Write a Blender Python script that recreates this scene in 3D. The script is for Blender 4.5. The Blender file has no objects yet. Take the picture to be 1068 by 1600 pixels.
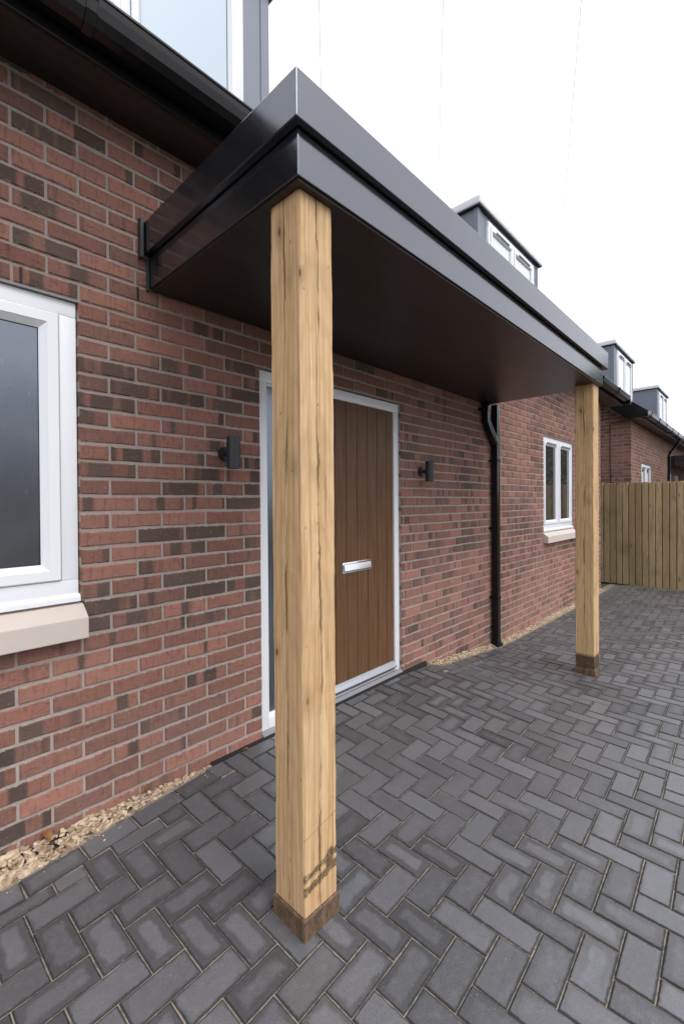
import bpy, bmesh, math, random
import numpy as np
from mathutils import Vector, Matrix
random.seed(7)
R_ = math.radians
SC = bpy.context.scene
COL = SC.collection
H = 1.55                       # lens height above the datum; shapes below are given relative to the lens

# ------------------------------------------------------------------ camera, sky, sun, exposure
FPX, CX, CY = 698.1, 533.24, 788.89
YAW, PITCH, ROLL = R_(43.51454), R_(-0.39584), R_(-0.39836)
_f = Vector((math.cos(YAW)*math.cos(PITCH), math.sin(YAW)*math.cos(PITCH), math.sin(PITCH)))
_r0 = Vector((math.sin(YAW), -math.cos(YAW), 0)); _u0 = _r0.cross(_f)
_r = math.cos(ROLL)*_r0 + math.sin(ROLL)*_u0
_u = -math.sin(ROLL)*_r0 + math.cos(ROLL)*_u0
cam_d = bpy.data.cameras.new('camera'); cam = bpy.data.objects.new('camera', cam_d); COL.objects.link(cam)
m = Matrix.Identity(4)
for i in range(3):
    m[i][0], m[i][1], m[i][2] = _r[i], _u[i], -_f[i]
m[2][3] = H
cam.matrix_world = m
cam_d.sensor_width = 36; cam_d.sensor_fit = 'AUTO'
cam_d.lens = FPX/1600*36
cam_d.shift_x = (534-CX)/1600; cam_d.shift_y = -(800-CY)/1600
cam_d.clip_start = 0.02; cam_d.clip_end = 2000
SC.camera = cam

def proj(p):
    p = Vector(p); d = p.dot(_f)
    if d < .05: return None
    return CX+FPX*p.dot(_r)/d, CY-FPX*p.dot(_u)/d, d

SUN_EL, SUN_AZ = R_(54), R_(-87)      # azimuth of the sun measured from +x towards +y
w = bpy.data.worlds.new('World'); SC.world = w; w.use_nodes = True
nt = w.node_tree; nt.nodes.clear()
sky = nt.nodes.new('ShaderNodeTexSky'); sky.sky_type = 'NISHITA'; sky.sun_disc = False
sky.sun_elevation = SUN_EL; sky.sun_rotation = R_(90)-SUN_AZ
sky.air_density = 1.0; sky.dust_density = 6.0; sky.ozone_density = 1.0
hs = nt.nodes.new('ShaderNodeHueSaturation'); hs.inputs['Saturation'].default_value = .10
mixw = nt.nodes.new('ShaderNodeMixRGB'); mixw.inputs[0].default_value = .55
mixw.inputs[2].default_value = (12.6, 13.0, 14.4, 1)        # even cloud layer
bg = nt.nodes.new('ShaderNodeBackground'); bg.inputs['Strength'].default_value = .12
ow = nt.nodes.new('ShaderNodeOutputWorld')
nt.links.new(sky.outputs[0], hs.inputs['Color']); nt.links.new(hs.outputs[0], mixw.inputs[1])
nt.links.new(mixw.outputs[0], bg.inputs['Color']); nt.links.new(bg.outputs[0], ow.inputs['Surface'])
sd = bpy.data.lights.new('sun', 'SUN'); sd.energy = 1.0; sd.angle = R_(28); sd.color = (1, .97, .93)
so = bpy.data.objects.new('sun', sd); COL.objects.link(so)
so.rotation_euler = Vector((math.cos(SUN_AZ)*math.cos(SUN_EL), math.sin(SUN_AZ)*math.cos(SUN_EL), math.sin(SUN_EL))).to_track_quat('Z', 'Y').to_euler()
so.location = (0, 0, 30)
vs = SC.view_settings
vs.view_transform = 'Standard'; vs.look = 'None'; vs.exposure = 0.36; vs.gamma = 1; vs.use_curve_mapping = False
SC.render.engine = 'CYCLES'
SC.cycles.max_bounces = 6; SC.cycles.diffuse_bounces = 4; SC.cycles.glossy_bounces = 3

# ------------------------------------------------------------------ mesh helpers
class MB:
    def __init__(s): s.v, s.f, s.uv = [], [], []
    def add(s, verts, faces, uv=None):
        o = len(s.v); s.v += [tuple(p) for p in verts]
        s.f += [tuple(i+o for i in q) for q in faces]
        s.uv += list(uv) if uv is not None else [(p[0], p[2]) for p in verts]
        return s
    def box(s, x0, x1, y0, y1, z0, z1):
        return s.add([(x0,y0,z0),(x1,y0,z0),(x1,y1,z0),(x0,y1,z0),(x0,y0,z1),(x1,y0,z1),(x1,y1,z1),(x0,y1,z1)],
                     [(0,3,2,1),(4,5,6,7),(0,1,5,4),(1,2,6,5),(2,3,7,6),(3,0,4,7)])
    def prism(s, poly, a, b, axis='x'):
        """poly: points across the axis (y,z for x; x,z for y; x,y for z), pushed from a to b."""
        n = len(poly)
        def P(q, t): return (t, q[0], q[1]) if axis == 'x' else ((q[0], t, q[1]) if axis == 'y' else (q[0], q[1], t))
        vs_ = [P(q, a) for q in poly]+[P(q, b) for q in poly]
        return s.add(vs_, [tuple(range(n)), tuple(range(2*n-1, n-1, -1))]+[(i, n+i, n+(i+1) % n, (i+1) % n) for i in range(n)])
    def tube(s, path, r, n=10, cap=True, rads=None):
        path = [Vector(p) for p in path]; rings = []
        up = Vector((0, 0, 1))
        for i, p in enumerate(path):
            t = (path[min(i+1, len(path)-1)]-path[max(i-1, 0)]).normalized()
            a = t.cross(up if abs(t.z) < .95 else Vector((1, 0, 0))).normalized(); b = t.cross(a)
            rr = rads[i] if rads else r
            rings.append([p+a*rr*math.cos(k/n*math.tau)+b*rr*math.sin(k/n*math.tau) for k in range(n)])
        vs_ = [q for g in rings for q in g]; fs = []
        for i in range(len(rings)-1):
            for k in range(n): fs.append((i*n+k, i*n+(k+1) % n, (i+1)*n+(k+1) % n, (i+1)*n+k))
        if cap: fs += [tuple(range(n-1, -1, -1)), tuple((len(rings)-1)*n+k for k in range(n))]
        return s.add(vs_, fs)
    def sweep_rect(s, path, hw, hd):
        """a square pipe in the xz plane: path of (x, z) mitred, half width hw, centred on y=path y, half depth hd."""
        n = len(path); vs_ = []
        for i, (x, y, z) in enumerate(path):
            a = Vector((path[max(i-1, 0)][0], path[max(i-1, 0)][2])); c = Vector((path[min(i+1, n-1)][0], path[min(i+1, n-1)][2])); p = Vector((x, z))
            d1 = (p-a).normalized() if (p-a).length > 0 else (c-p).normalized(); d2 = (c-p).normalized() if (c-p).length > 0 else d1
            t = (d1+d2).normalized(); nrm = Vector((-t.y, t.x)); k = hw/max(.3, t.dot(d1))
            q1, q2 = p+nrm*k, p-nrm*k
            vs_ += [(q1.x, y-hd, q1.y), (q2.x, y-hd, q2.y), (q2.x, y+hd, q2.y), (q1.x, y+hd, q1.y)]
        fs = [(0, 1, 2, 3), tuple(4*(n-1)+k for k in (3, 2, 1, 0))]
        for i in range(n-1):
            for k in range(4): fs.append((4*i+k, 4*i+4+k, 4*i+4+(k+1) % 4, 4*i+(k+1) % 4))
        return s.add(vs_, fs)
    def mesh(s, name, mat, off=(0, 0, 0), smooth=False, bevel=0, seg=1):
        me = bpy.data.meshes.new(name)
        me.from_pydata([(x-off[0], y-off[1], z-off[2]) for x, y, z in s.v], [], s.f)
        ul = me.uv_layers.new(name='UVMap')
        vi = np.empty(len(me.loops), dtype=np.int32); me.loops.foreach_get('vertex_index', vi)
        ul.data.foreach_set('uv', np.array(s.uv, dtype=np.float32)[vi].ravel())
        bm = bmesh.new(); bm.from_mesh(me)
        bmesh.ops.recalc_face_normals(bm, faces=bm.faces)
        if bevel:
            ed = [e for e in bm.edges if len(e.link_faces) == 2 and e.calc_face_angle() > .5]
            bmesh.ops.bevel(bm, geom=ed, offset=bevel, segments=seg, affect='EDGES', profile=.6, clamp_overlap=True)
        bm.to_mesh(me); bm.free()
        if smooth:
            me.polygons.foreach_set('use_smooth', [True]*len(me.polygons))
            try: me.set_sharp_from_angle(angle=R_(38))
            except Exception: pass
        if mat: me.materials.append(mat)
        return me

WLOC = {}
def thing(name, label, cat, loc, group=None):
    o = bpy.data.objects.new(name, None); COL.objects.link(o)
    o.empty_display_size = .1
    o.location = (loc[0], loc[1], loc[2]+H); WLOC[o.name] = Vector(loc)
    o['label'] = label; o['category'] = cat
    if group: o['group'] = group
    return o
def root_loc(o):
    while o.parent: o = o.parent
    return WLOC[o.name]
def part(name, mb, mat, parent, **k):
    off = root_loc(parent)
    o = bpy.data.objects.new(name, mb.mesh(name, mat, off, **k)); COL.objects.link(o); o.parent = parent
    return o
def solo(name, mb, mat, label=None, cat=None, group=None, kind=None, **k):
    a = np.array(mb.v); off = ((a[:, 0].min()+a[:, 0].max())/2, (a[:, 1].min()+a[:, 1].max())/2, a[:, 2].min())
    o = bpy.data.objects.new(name, mb.mesh(name, mat, off, **k)); COL.objects.link(o)
    o.location = (off[0], off[1], off[2]+H); WLOC[o.name] = Vector(off)
    if label: o['label'] = label
    if cat: o['category'] = cat
    if group: o['group'] = group
    if kind: o['kind'] = kind
    return o
def inst(name, me, parent, world, rot=None):
    o = bpy.data.objects.new(name, me); COL.objects.link(o); o.parent = parent
    o.location = Vector(world)-root_loc(parent)
    if rot is not None: o.rotation_euler = rot.to_euler()
    return o
def dup(root, delta, label=None):
    r = root.copy(); COL.objects.link(r); r.location = root.location+Vector(delta)
    WLOC[r.name] = WLOC[root.name]+Vector(delta)
    if label: r['label'] = label
    for ch in list(root.children):
        c = ch.copy(); COL.objects.link(c); c.parent = r
        for g in list(ch.children):
            d = g.copy(); COL.objects.link(d); d.parent = c
    return r

# ------------------------------------------------------------------ material helpers
class NT:
    def __init__(s, name):
        s.m = bpy.data.materials.new(name); s.m.use_nodes = True; s.t = s.m.node_tree
        s.b = s.t.nodes['Principled BSDF']
    def n(s, typ, **kw):
        o = s.t.nodes.new('ShaderNode'+typ)
        for k, v in kw.items(): setattr(o, k, v)
        return o
    def put(s, sock, v):
        if isinstance(v, bpy.types.NodeSocket): s.t.links.new(v, sock)
        elif isinstance(v, (tuple, list)) and len(v) == 3 and sock.type == 'RGBA': sock.default_value = (*v, 1)
        else: sock.default_value = v
    def math(s, op, a, b=0.0, c=None, clamp=False):
        o = s.n('Math', operation=op, use_clamp=clamp); s.put(o.inputs[0], a); s.put(o.inputs[1], b)
        if c is not None: s.put(o.inputs[2], c)
        return o.outputs[0]
    def mix(s, f, a, b, blend='MIX'):
        o = s.n('MixRGB', blend_type=blend); s.put(o.inputs[0], f); s.put(o.inputs[1], a); s.put(o.inputs[2], b); return o.outputs[0]
    def ramp(s, f, lo, hi, a=0.0, b=1.0):
        o = s.n('MapRange'); s.put(o.inputs[0], f)
        for i, v in zip((1, 2, 3, 4), (lo, hi, a, b)): s.put(o.inputs[i], v)
        o.interpolation_type = 'SMOOTHSTEP'; return o.outputs[0]
    def noise(s, vec, scale, detail=3, rough=.55, dim='3D', w=None, dist=0):
        o = s.n('TexNoise', noise_dimensions=dim)
        if vec is not None: s.put(o.inputs['Vector'], vec)
        if w is not None: s.put(o.inputs['W'], w)
        s.put(o.inputs['Scale'], scale); s.put(o.inputs['Detail'], detail); s.put(o.inputs['Roughness'], rough); s.put(o.inputs['Distortion'], dist)
        return o.outputs[0]
    def map(s, vec, scale=(1, 1, 1), loc=(0, 0, 0)):
        o = s.n('Mapping'); s.put(o.inputs['Vector'], vec); o.inputs['Scale'].default_value = scale; s.put(o.inputs['Location'], loc); return o.outputs[0]
    def comb(s, x, y, z):
        o = s.n('CombineXYZ'); s.put(o.inputs[0], x); s.put(o.inputs[1], y); s.put(o.inputs[2], z); return o.outputs[0]
    def sep(s, v):
        o = s.n('SeparateXYZ'); s.put(o.inputs[0], v); return o.outputs
    def coord(s, k='Object'): return s.n('TexCoord').outputs[k]
    def pos(s): return s.n('NewGeometry').outputs['Position']
    def rand(s):
        """one number per piece, whether it is its own object or an island of a larger mesh"""
        a = s.n('ObjectInfo').outputs['Random']; b = s.n('NewGeometry').outputs['Random Per Island']
        return s.math('FRACT', s.math('ADD', s.math('MULTIPLY', a, 37.17), s.math('MULTIPLY', b, 91.7)))
    def rand2(s, r, k): return s.math('FRACT', s.math('MULTIPLY', s.math('ADD', r, .137), k))
    def bump(s, h, strength=.3, dist=.002, normal=None):
        o = s.n('Bump'); s.put(o.inputs['Strength'], strength); s.put(o.inputs['Distance'], dist); s.put(o.inputs['Height'], h)
        if normal is not None: s.put(o.inputs['Normal'], normal)
        return o.outputs[0]
    def out(s, color=None, rough=None, normal=None, **kw):
        if color is not None: s.put(s.b.inputs['Base Color'], color)
        if rough is not None: s.put(s.b.inputs['Roughness'], rough)
        if normal is not None: s.put(s.b.inputs['Normal'], normal)
        for k, v in kw.items(): s.put(s.b.inputs[k.replace('_', ' ')], v)
        return s.m

def simple(name, col, rough=.5, var=.08, scale=6, bump=0, **kw):
    t = NT(name); p = t.pos(); n = t.noise(p, scale, 5)
    n2 = t.noise(p, scale*9, 3)
    k = t.math('ADD', t.math('MULTIPLY', t.math('SUBTRACT', n, .5), var*2), t.math('MULTIPLY', t.math('SUBTRACT', n2, .5), var))
    c = t.mix(1.0, col, t.comb(t.math('ADD', k, 1), t.math('ADD', k, 1), t.math('ADD', k, 1)), 'MULTIPLY')
    r = t.math('ADD', rough, t.math('MULTIPLY', t.math('SUBTRACT', n, .5), var), clamp=True)
    nm = t.bump(n2, .25, bump) if bump else None
    return t.out(c, r, nm, **kw)

def brick_mat():
    t = NT('brick_clay'); r = t.rand(); uv = t.n('UVMap').outputs[0]; u, v, _ = t.sep(uv); p = t.pos()
    ra, rb, rc, rd = (t.rand2(r, k) for k in (13.7, 29.3, 57.1, 83.9))
    red = t.mix(ra, (.225, .102, .074), (.385, .182, .136))
    red = t.mix(t.math('MULTIPLY', t.math('MULTIPLY', rb, rb), .75), red, (.135, .086, .068))
    # kiln banding: dark strips across the brick
    wv = t.math('ADD', t.math('MULTIPLY', u, 9.0), t.math('MULTIPLY', r, 140.0))
    band = t.noise(None, 1.0, 1.5, .5, '1D', wv)
    amt = t.math('SUBTRACT', .76, t.math('MULTIPLY', t.math('POWER', rc, 2.9), .47))
    zz = t.sep(p)[2]; bat = t.math('MULTIPLY', t.ramp(zz, .75, 1.15, 0, 1), t.ramp(zz, 1.95, 2.45, 1, 0))
    amt = t.math('ADD', amt, t.math('SUBTRACT', .09, t.math('MULTIPLY', bat, .145)))
    msk = t.ramp(band, t.math('SUBTRACT', amt, .055), t.math('ADD', amt, .055))
    fine = t.noise(t.comb(t.math('ADD', t.math('MULTIPLY', u, 1.0), t.math('MULTIPLY', r, 31.0)), t.math('MULTIPLY', r, 17.0), v), 55, 5, .65)
    msk = t.math('MULTIPLY', msk, t.ramp(fine, .2, .5, .7, 1.0))
    dark = t.mix(rd, (.062, .046, .038), (.112, .084, .070))
    c = t.mix(msk, red, dark)
    strk = t.noise(t.comb(t.math('ADD', t.math('MULTIPLY', u, 90.0), t.math('MULTIPLY', r, 90.0)), t.math('MULTIPLY', v, 16.0), r), 1.0, 4, .6)
    c = t.mix(t.ramp(strk, .50, .72, 0, .55), c, (.080, .056, .046))
    c = t.mix(t.ramp(fine, .56, .80, 0, .6), c, (.40, .245, .19))
    sp = t.n('TexVoronoi'); t.put(sp.inputs['Vector'], t.map(p, (1, 1, 1))); sp.inputs['Scale'].default_value = 55
    c = t.mix(t.math('MULTIPLY', t.ramp(sp.outputs['Distance'], .05, .13, 1, 0), t.ramp(t.sep(sp.outputs['Color'])[0], .86, .9, 0, .75)), c, (.42, .36, .33))
    eu = t.math('SUBTRACT', .0311, t.math('ABSOLUTE', v)); smr = t.noise(p, 48, 4, .65)
    c = t.mix(t.ramp(t.math('ADD', eu, t.math('MULTIPLY', t.math('SUBTRACT', smr, .5), .030)), -.0015, .0015, .8, 0), c, (.40, .345, .315))
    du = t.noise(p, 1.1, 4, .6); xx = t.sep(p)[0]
    c = t.mix(t.math('MULTIPLY', t.ramp(du, .35, .65, .05, .45), t.ramp(xx, 1.5, 5.0, .35, 1.0)), c, (.43, .235, .185))  # pale dusting, raised along x: the far wall's sky light put into colour
    # salt bloom along the foot of the wall
    z = t.sep(p)[2]; ef = t.noise(p, 4.2, 5, .7)
    c = t.mix(t.math('MULTIPLY', t.ramp(z, .02, .32, 1, 0), t.ramp(ef, .56, .72, 0, .45)), c, (.42, .37, .35))
    crease = t.noise(t.comb(t.math('ADD', t.math('MULTIPLY', u, 22.0), t.math('MULTIPLY', r, 60.0)), t.math('MULTIPLY', v, 48.0), t.math('MULTIPLY', r, 9.0)), 1.0, 6, .68, dist=1.2)
    c = t.mix(t.ramp(crease, .30, .44, .55, 0), c, (.075, .048, .038))
    nm = t.bump(crease, .9, .006); nm = t.bump(fine, .5, .0012, nm)
    return t.out(c, .88, nm, Specular_IOR_Level=.25, Diffuse_Roughness=1.0)

def mortar_mat():
    t = NT('mortar'); p = t.pos(); n = t.noise(p, 130, 4, .7); n2 = t.noise(p, 5, 4)
    c = t.mix(n2, (.34, .285, .255), (.49, .42, .385)); c = t.mix(t.ramp(n, .35, .6, .35, 0), c, (.26, .22, .20))
    return t.out(c, .95, t.bump(n, .6, .003), Specular_IOR_Level=.15, Diffuse_Roughness=1.0)

def paver_mat(name='charcoal_concrete', tint=None):
    t = NT(name); r = t.rand(); uv = t.n('UVMap').outputs[0]; u, v, _ = t.sep(uv); p = t.pos()
    ra, rb, rc = (t.rand2(r, k) for k in (17.3, 41.9, 71.7))
    c = t.mix(ra, (.080, .080, .086), (.150, .149, .159))
    c = t.mix(t.ramp(rb, .88, 1, 0, .55), c, (.155, .16, .175))
    if tint: c = t.mix(.75, c, tint)
    big = t.noise(p, 9, 5, .6); fine = t.noise(p, 260, 4, .7); mid = t.noise(p, 34, 5, .65)
    c = t.mix(t.ramp(mid, .45, .8, 0, .35), c, (.21, .207, .213))
    c = t.mix(t.ramp(big, .5, .75, 0, .3), c, (.078, .077, .080))
    c = t.mix(t.ramp(fine, .36, .50, .40, 0), c, (.030, .029, .030)); c = t.mix(t.ramp(fine, .55, .72, 0, .35), c, (.19, .185, .19))
    # damp rim left by jointing sand: each stone dries from its middle
    eu = t.math('SUBTRACT', .1, t.math('ABSOLUTE', u)); ev = t.math('SUBTRACT', .05, t.math('ABSOLUTE', v))
    e = t.math('ADD', t.math('SMOOTH_MIN', eu, ev, .02), t.math('MULTIPLY', t.math('SUBTRACT', t.noise(p, 19, 4, .65), .5), .038))
    wdt = t.ramp(rc, .0, 1.0, -.006, .021)
    patch = t.ramp(t.noise(p, .8, 2), .36, .54)
    damp = t.math('MULTIPLY', t.ramp(e, wdt, t.math('ADD', wdt, .016), 1, 0), patch)
    c = t.mix(t.math('MULTIPLY', damp, .58), c, (.038, .037, .038))
    e2 = t.math('ADD', t.math('MINIMUM', eu, ev), t.math('MULTIPLY', t.math('SUBTRACT', t.noise(p, 60, 4, .7), .5), .010))
    c = t.mix(t.ramp(e2, .002, .0085, .75, 0), c, (.030, .029, .029))
    # pale scuffs, grit
    sp = t.n('TexVoronoi'); t.put(sp.inputs['Vector'], p); sp.inputs['Scale'].default_value = 75
    c = t.mix(t.math('MULTIPLY', t.ramp(sp.outputs['Distance'], .06, .2, 1, 0), t.ramp(t.sep(sp.outputs['Color'])[0], .84, .88, 0, .6)), c, (.30, .28, .26))
    sc = t.noise(t.map(p, (30, 5, 30)), 1.0, 3, .6, dist=.6); sg = t.noise(p, 2.6, 3)
    c = t.mix(t.math('MULTIPLY', t.ramp(sc, .66, .76, 0, .5), t.ramp(sg, .55, .68)), c, (.25, .245, .25))
    nm = t.bump(fine, .55, .0012); nm = t.bump(mid, .35, .003, nm)
    rim = t.ramp(e2, .003, .0095, 1, 0); rough = t.math('ADD', t.math('SUBTRACT', .37, t.math('MULTIPLY', damp, .04)), t.math('MULTIPLY', rim, .5))
    return t.out(c, rough, nm, Specular_IOR_Level=t.math('SUBTRACT', 1.0, t.math('MULTIPLY', rim, .85)))

def sand_mat():
    t = NT('jointing_sand'); p = t.pos(); n = t.noise(p, 420, 3, .7); b = t.noise(p, 7, 4); m_ = t.noise(p, 38, 3)
    c = t.mix(b, (.27, .23, .185), (.43, .37, .305)); c = t.mix(t.ramp(n, .4, .65, .5, 0), c, (.13, .095, .06))
    c = t.mix(t.ramp(m_, .45, .62, 0, .6), c, (.08, .07, .06))
    return t.out(c, .95, t.bump(n, .6, .002), Specular_IOR_Level=.1)

def oak_mat(name, smudge):
    """smudge: (z centre, half height, kind) of the dirty mark left near the foot, in the post's own metres"""
    t = NT(name); o = t.coord('Object'); x, y, z = t.sep(o)
    nrm = t.n('NewGeometry').outputs['True Normal']; ny = t.math('ABSOLUTE', t.sep(nrm)[1]); isy = t.math('GREATER_THAN', ny, .5)
    h = t.math('ADD', t.math('MULTIPLY', isy, x), t.math('MULTIPLY', t.math('SUBTRACT', 1, isy), y))
    warp = t.noise(t.map(o, (6, 6, 1.1)), 1.0, 3)
    g1 = t.noise(t.comb(t.math('ADD', t.math('MULTIPLY', h, 95), t.math('MULTIPLY', warp, 4)), t.math('MULTIPLY', z, 1.0), isy), 1.0, 5, .6)
    g2 = t.noise(t.comb(t.math('MULTIPLY', h, 420), t.math('MULTIPLY', z, 5), isy), 1.0, 3, .6)
    c = t.mix(t.ramp(g1, .3, .7), (.47, .275, .122), (.74, .515, .290))
    # cathedral figure
    wv = t.n('TexWave', wave_type='RINGS', rings_direction='SPHERICAL'); t.put(wv.inputs['Vector'], t.map(o, (9, 9, .9), (.05, .02, .15)))
    wv.inputs['Scale'].default_value = 2.2; wv.inputs['Distortion'].default_value = 5; wv.inputs['Detail'].default_value = 3; wv.inputs['Detail Scale'].default_value = 1.4
    c = t.mix(t.ramp(wv.outputs[1], .5, 1, 0, .18), c, (.36, .205, .085))
    c = t.mix(t.ramp(g2, .48, .72, 0, .5), c, (.38, .235, .11))
    pt = t.noise(t.map(o, (5, 5, 2.2)), 1.0, 4)
    c = t.mix(t.ramp(pt, .48, .70, 0, .5), c, (.42, .27, .135))
    c = t.mix(t.ramp(pt, .30, .44, .22, 0), c, (.68, .52, .32))
    # knots
    kv = t.n('TexVoronoi'); t.put(kv.inputs['Vector'], t.comb(t.math('MULTIPLY', h, 13), t.math('MULTIPLY', z, 6.5), t.math('MULTIPLY', isy, 7.3))); kv.inputs['Scale'].default_value = 1.0
    kd = kv.outputs['Distance']; kr = t.sep(kv.outputs['Color'])[1]
    pick = t.math('GREATER_THAN', kr, .46); sz = t.math('MULTIPLY', t.math('SUBTRACT', kr, .42), .40)
    c = t.mix(t.math('MULTIPLY', pick, t.ramp(kd, 0, t.math('MULTIPLY', sz, 2.6), .55, 0)), c, (.27, .145, .06))
    knot = t.math('MULTIPLY', pick, t.ramp(kd, t.math('MULTIPLY', sz, .25), t.math('MULTIPLY', sz, .7), 1, 0))
    c = t.mix(t.math('MULTIPLY', knot, .85), c, (.075, .038, .018))
    k2 = t.n('TexVoronoi'); t.put(k2.inputs['Vector'], t.comb(t.math('MULTIPLY', h, 36), t.math('MULTIPLY', z, 20), t.math('ADD', 3.7, t.math('MULTIPLY', isy, 5.1)))); k2.inputs['Scale'].default_value = 1.0
    pin = t.math('MULTIPLY', t.math('GREATER_THAN', t.sep(k2.outputs['Color'])[0], .80), t.ramp(k2.outputs['Distance'], .04, .16, 1, 0))
    c = t.mix(t.math('MULTIPLY', pin, .75), c, (.15, .075, .03))
    # long drying splits, one wandering down each face
    def split(c0, seed, wmax, lo, hi):
        wob = t.noise(None, 1.0, 5, .62, '1D', t.math('ADD', t.math('MULTIPLY', z, 1.5), t.math('ADD', seed, t.math('MULTIPLY', isy, 11.0))))
        jag = t.noise(None, 1.0, 4, .7, '1D', t.math('ADD', t.math('MULTIPLY', z, 26), t.math('ADD', seed*3, t.math('MULTIPLY', isy, 31.0))))
        cx_ = t.math('ADD', c0, t.math('ADD', t.math('MULTIPLY', t.math('SUBTRACT', wob, .5), .040), t.math('MULTIPLY', t.math('SUBTRACT', jag, .5), .0065)))
        d = t.math('ABSOLUTE', t.math('SUBTRACT', h, cx_))
        op = t.noise(None, 1.0, 3, .6, '1D', t.math('ADD', t.math('MULTIPLY', z, 2.6), t.math('ADD', seed*7, t.math('MULTIPLY', isy, 5.0))))
        wd = t.math('MULTIPLY', t.ramp(op, lo, hi), wmax)
        return t.ramp(d, t.math('MULTIPLY', wd, .35), t.math('ADD', wd, .00002), 1, 0), t.ramp(d, wd, t.math('ADD', t.math('MULTIPLY', wd, 3), .0025), t.ramp(op, lo, hi), 0)
    s1, a1 = split(.002, 3.1, .0034, .36, .66); s2, a2 = split(.034, 8.7, .0012, .56, .76); s3, a3 = split(-.036, 14.2, .0012, .58, .78)
    sp = t.math('MAXIMUM', s1, t.math('MAXIMUM', s2, s3)); au = t.math('MAXIMUM', a1, t.math('MULTIPLY', t.math('MAXIMUM', a2, a3), .6))
    c = t.mix(t.math('MULTIPLY', au, .42), c, (.22, .115, .045))
    c = t.mix(t.math('MULTIPLY', sp, .82), c, (.040, .020, .010))
    # saw line and grubby mark by the foot
    zc, hh, kind = smudge
    if kind == 'strap':
        zz = t.math('SUBTRACT', z, t.math('ADD', zc, t.math('ADD', t.math('MULTIPLY', h, .18), t.math('MULTIPLY', t.math('SUBTRACT', t.noise(t.comb(t.math('MULTIPLY', h, 60), t.math('MULTIPLY', z, 40), 0.0), 1.0, 3, .7), .5), .034))))
        b1 = t.ramp(t.math('ABSOLUTE', t.math('SUBTRACT', zz, .020)), .006, .016, 1, 0); b2 = t.ramp(t.math('ABSOLUTE', t.math('ADD', zz, .022)), .008, .018, 1, 0)
        b3 = t.math('MULTIPLY', t.ramp(t.math('ABSOLUTE', t.math('SUBTRACT', zz, .012)), .02, .045, 1, 0), t.ramp(t.math('ABSOLUTE', t.math('SUBTRACT', h, .040)), .008, .024, 1, 0))
        sk = t.noise(t.comb(t.math('MULTIPLY', h, 190), t.math('MULTIPLY', zz, 55), 0.0), 1.0, 5, .75, dist=1.2)
        mk = t.math('MULTIPLY', t.math('MAXIMUM', t.math('MAXIMUM', b1, b2), t.math('MULTIPLY', b3, 1.3)), t.ramp(sk, .33, .54))
        mk = t.math('MULTIPLY', t.math('MINIMUM', mk, 1.0), isy)
    else:
        sk = t.noise(t.map(o, (70, 70, 45)), 1.0, 5, .7)
        mk = t.math('MULTIPLY', t.ramp(t.math('ABSOLUTE', t.math('SUBTRACT', z, zc)), hh*.55, hh, 1, 0), t.ramp(sk, .18, .46))
    c = t.mix(t.math('MULTIPLY', mk, .82 if kind == 'strap' else .88), c, (.020, .014, .010))
    ln = t.math('MULTIPLY', t.ramp(t.math('ABSOLUTE', t.math('SUBTRACT', z, t.math('ADD', zc+.15, t.math('MULTIPLY', h, .22)))), .0012, .003, 1, 0), t.math('MULTIPLY', isy, .4))
    c = t.mix(ln, c, (.2, .11, .05))
    hgt = t.math('SUBTRACT', t.math('ADD', t.math('MULTIPLY', g1, .25), t.math('MULTIPLY', g2, .12)), t.math('ADD', sp, t.math('MULTIPLY', knot, .3)))
    return t.out(c, .66, t.bump(hgt, .55, .004), Specular_IOR_Level=.3)

def plinth_mat():
    t = NT('stained_block'); o = t.pos(); n = t.noise(t.map(o, (30, 30, 12)), 1.0, 5, .7); f = t.noise(o, 130, 4, .7)
    c = t.mix(t.ramp(n, .3, .7), (.060, .036, .022), (.19, .115, .065)); c = t.mix(t.ramp(f, .55, .72, 0, .5), c, (.30, .22, .16))
    return t.out(c, .7, t.bump(f, .5, .002))

def door_mat():
    t = NT('brown_woodgrain_foil'); o = t.pos(); x, y, z = t.sep(o)
    g = t.noise(t.comb(t.math('MULTIPLY', x, 70), t.math('MULTIPLY', z, 2.2), 0.0), 1.0, 5, .65, dist=.5)
    g2 = t.noise(t.comb(t.math('MULTIPLY', x, 420), t.math('MULTIPLY', z, 11), 0.0), 1.0, 3, .6)
    c = t.mix(t.ramp(g, .3, .7), (.095, .045, .020), (.175, .086, .038)); c = t.mix(t.ramp(g2, .50, .72, 0, .55), c, (.070, .034, .016))
    return t.out(c, .5, t.bump(g2, .25, .0006), Specular_IOR_Level=.32)

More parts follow.
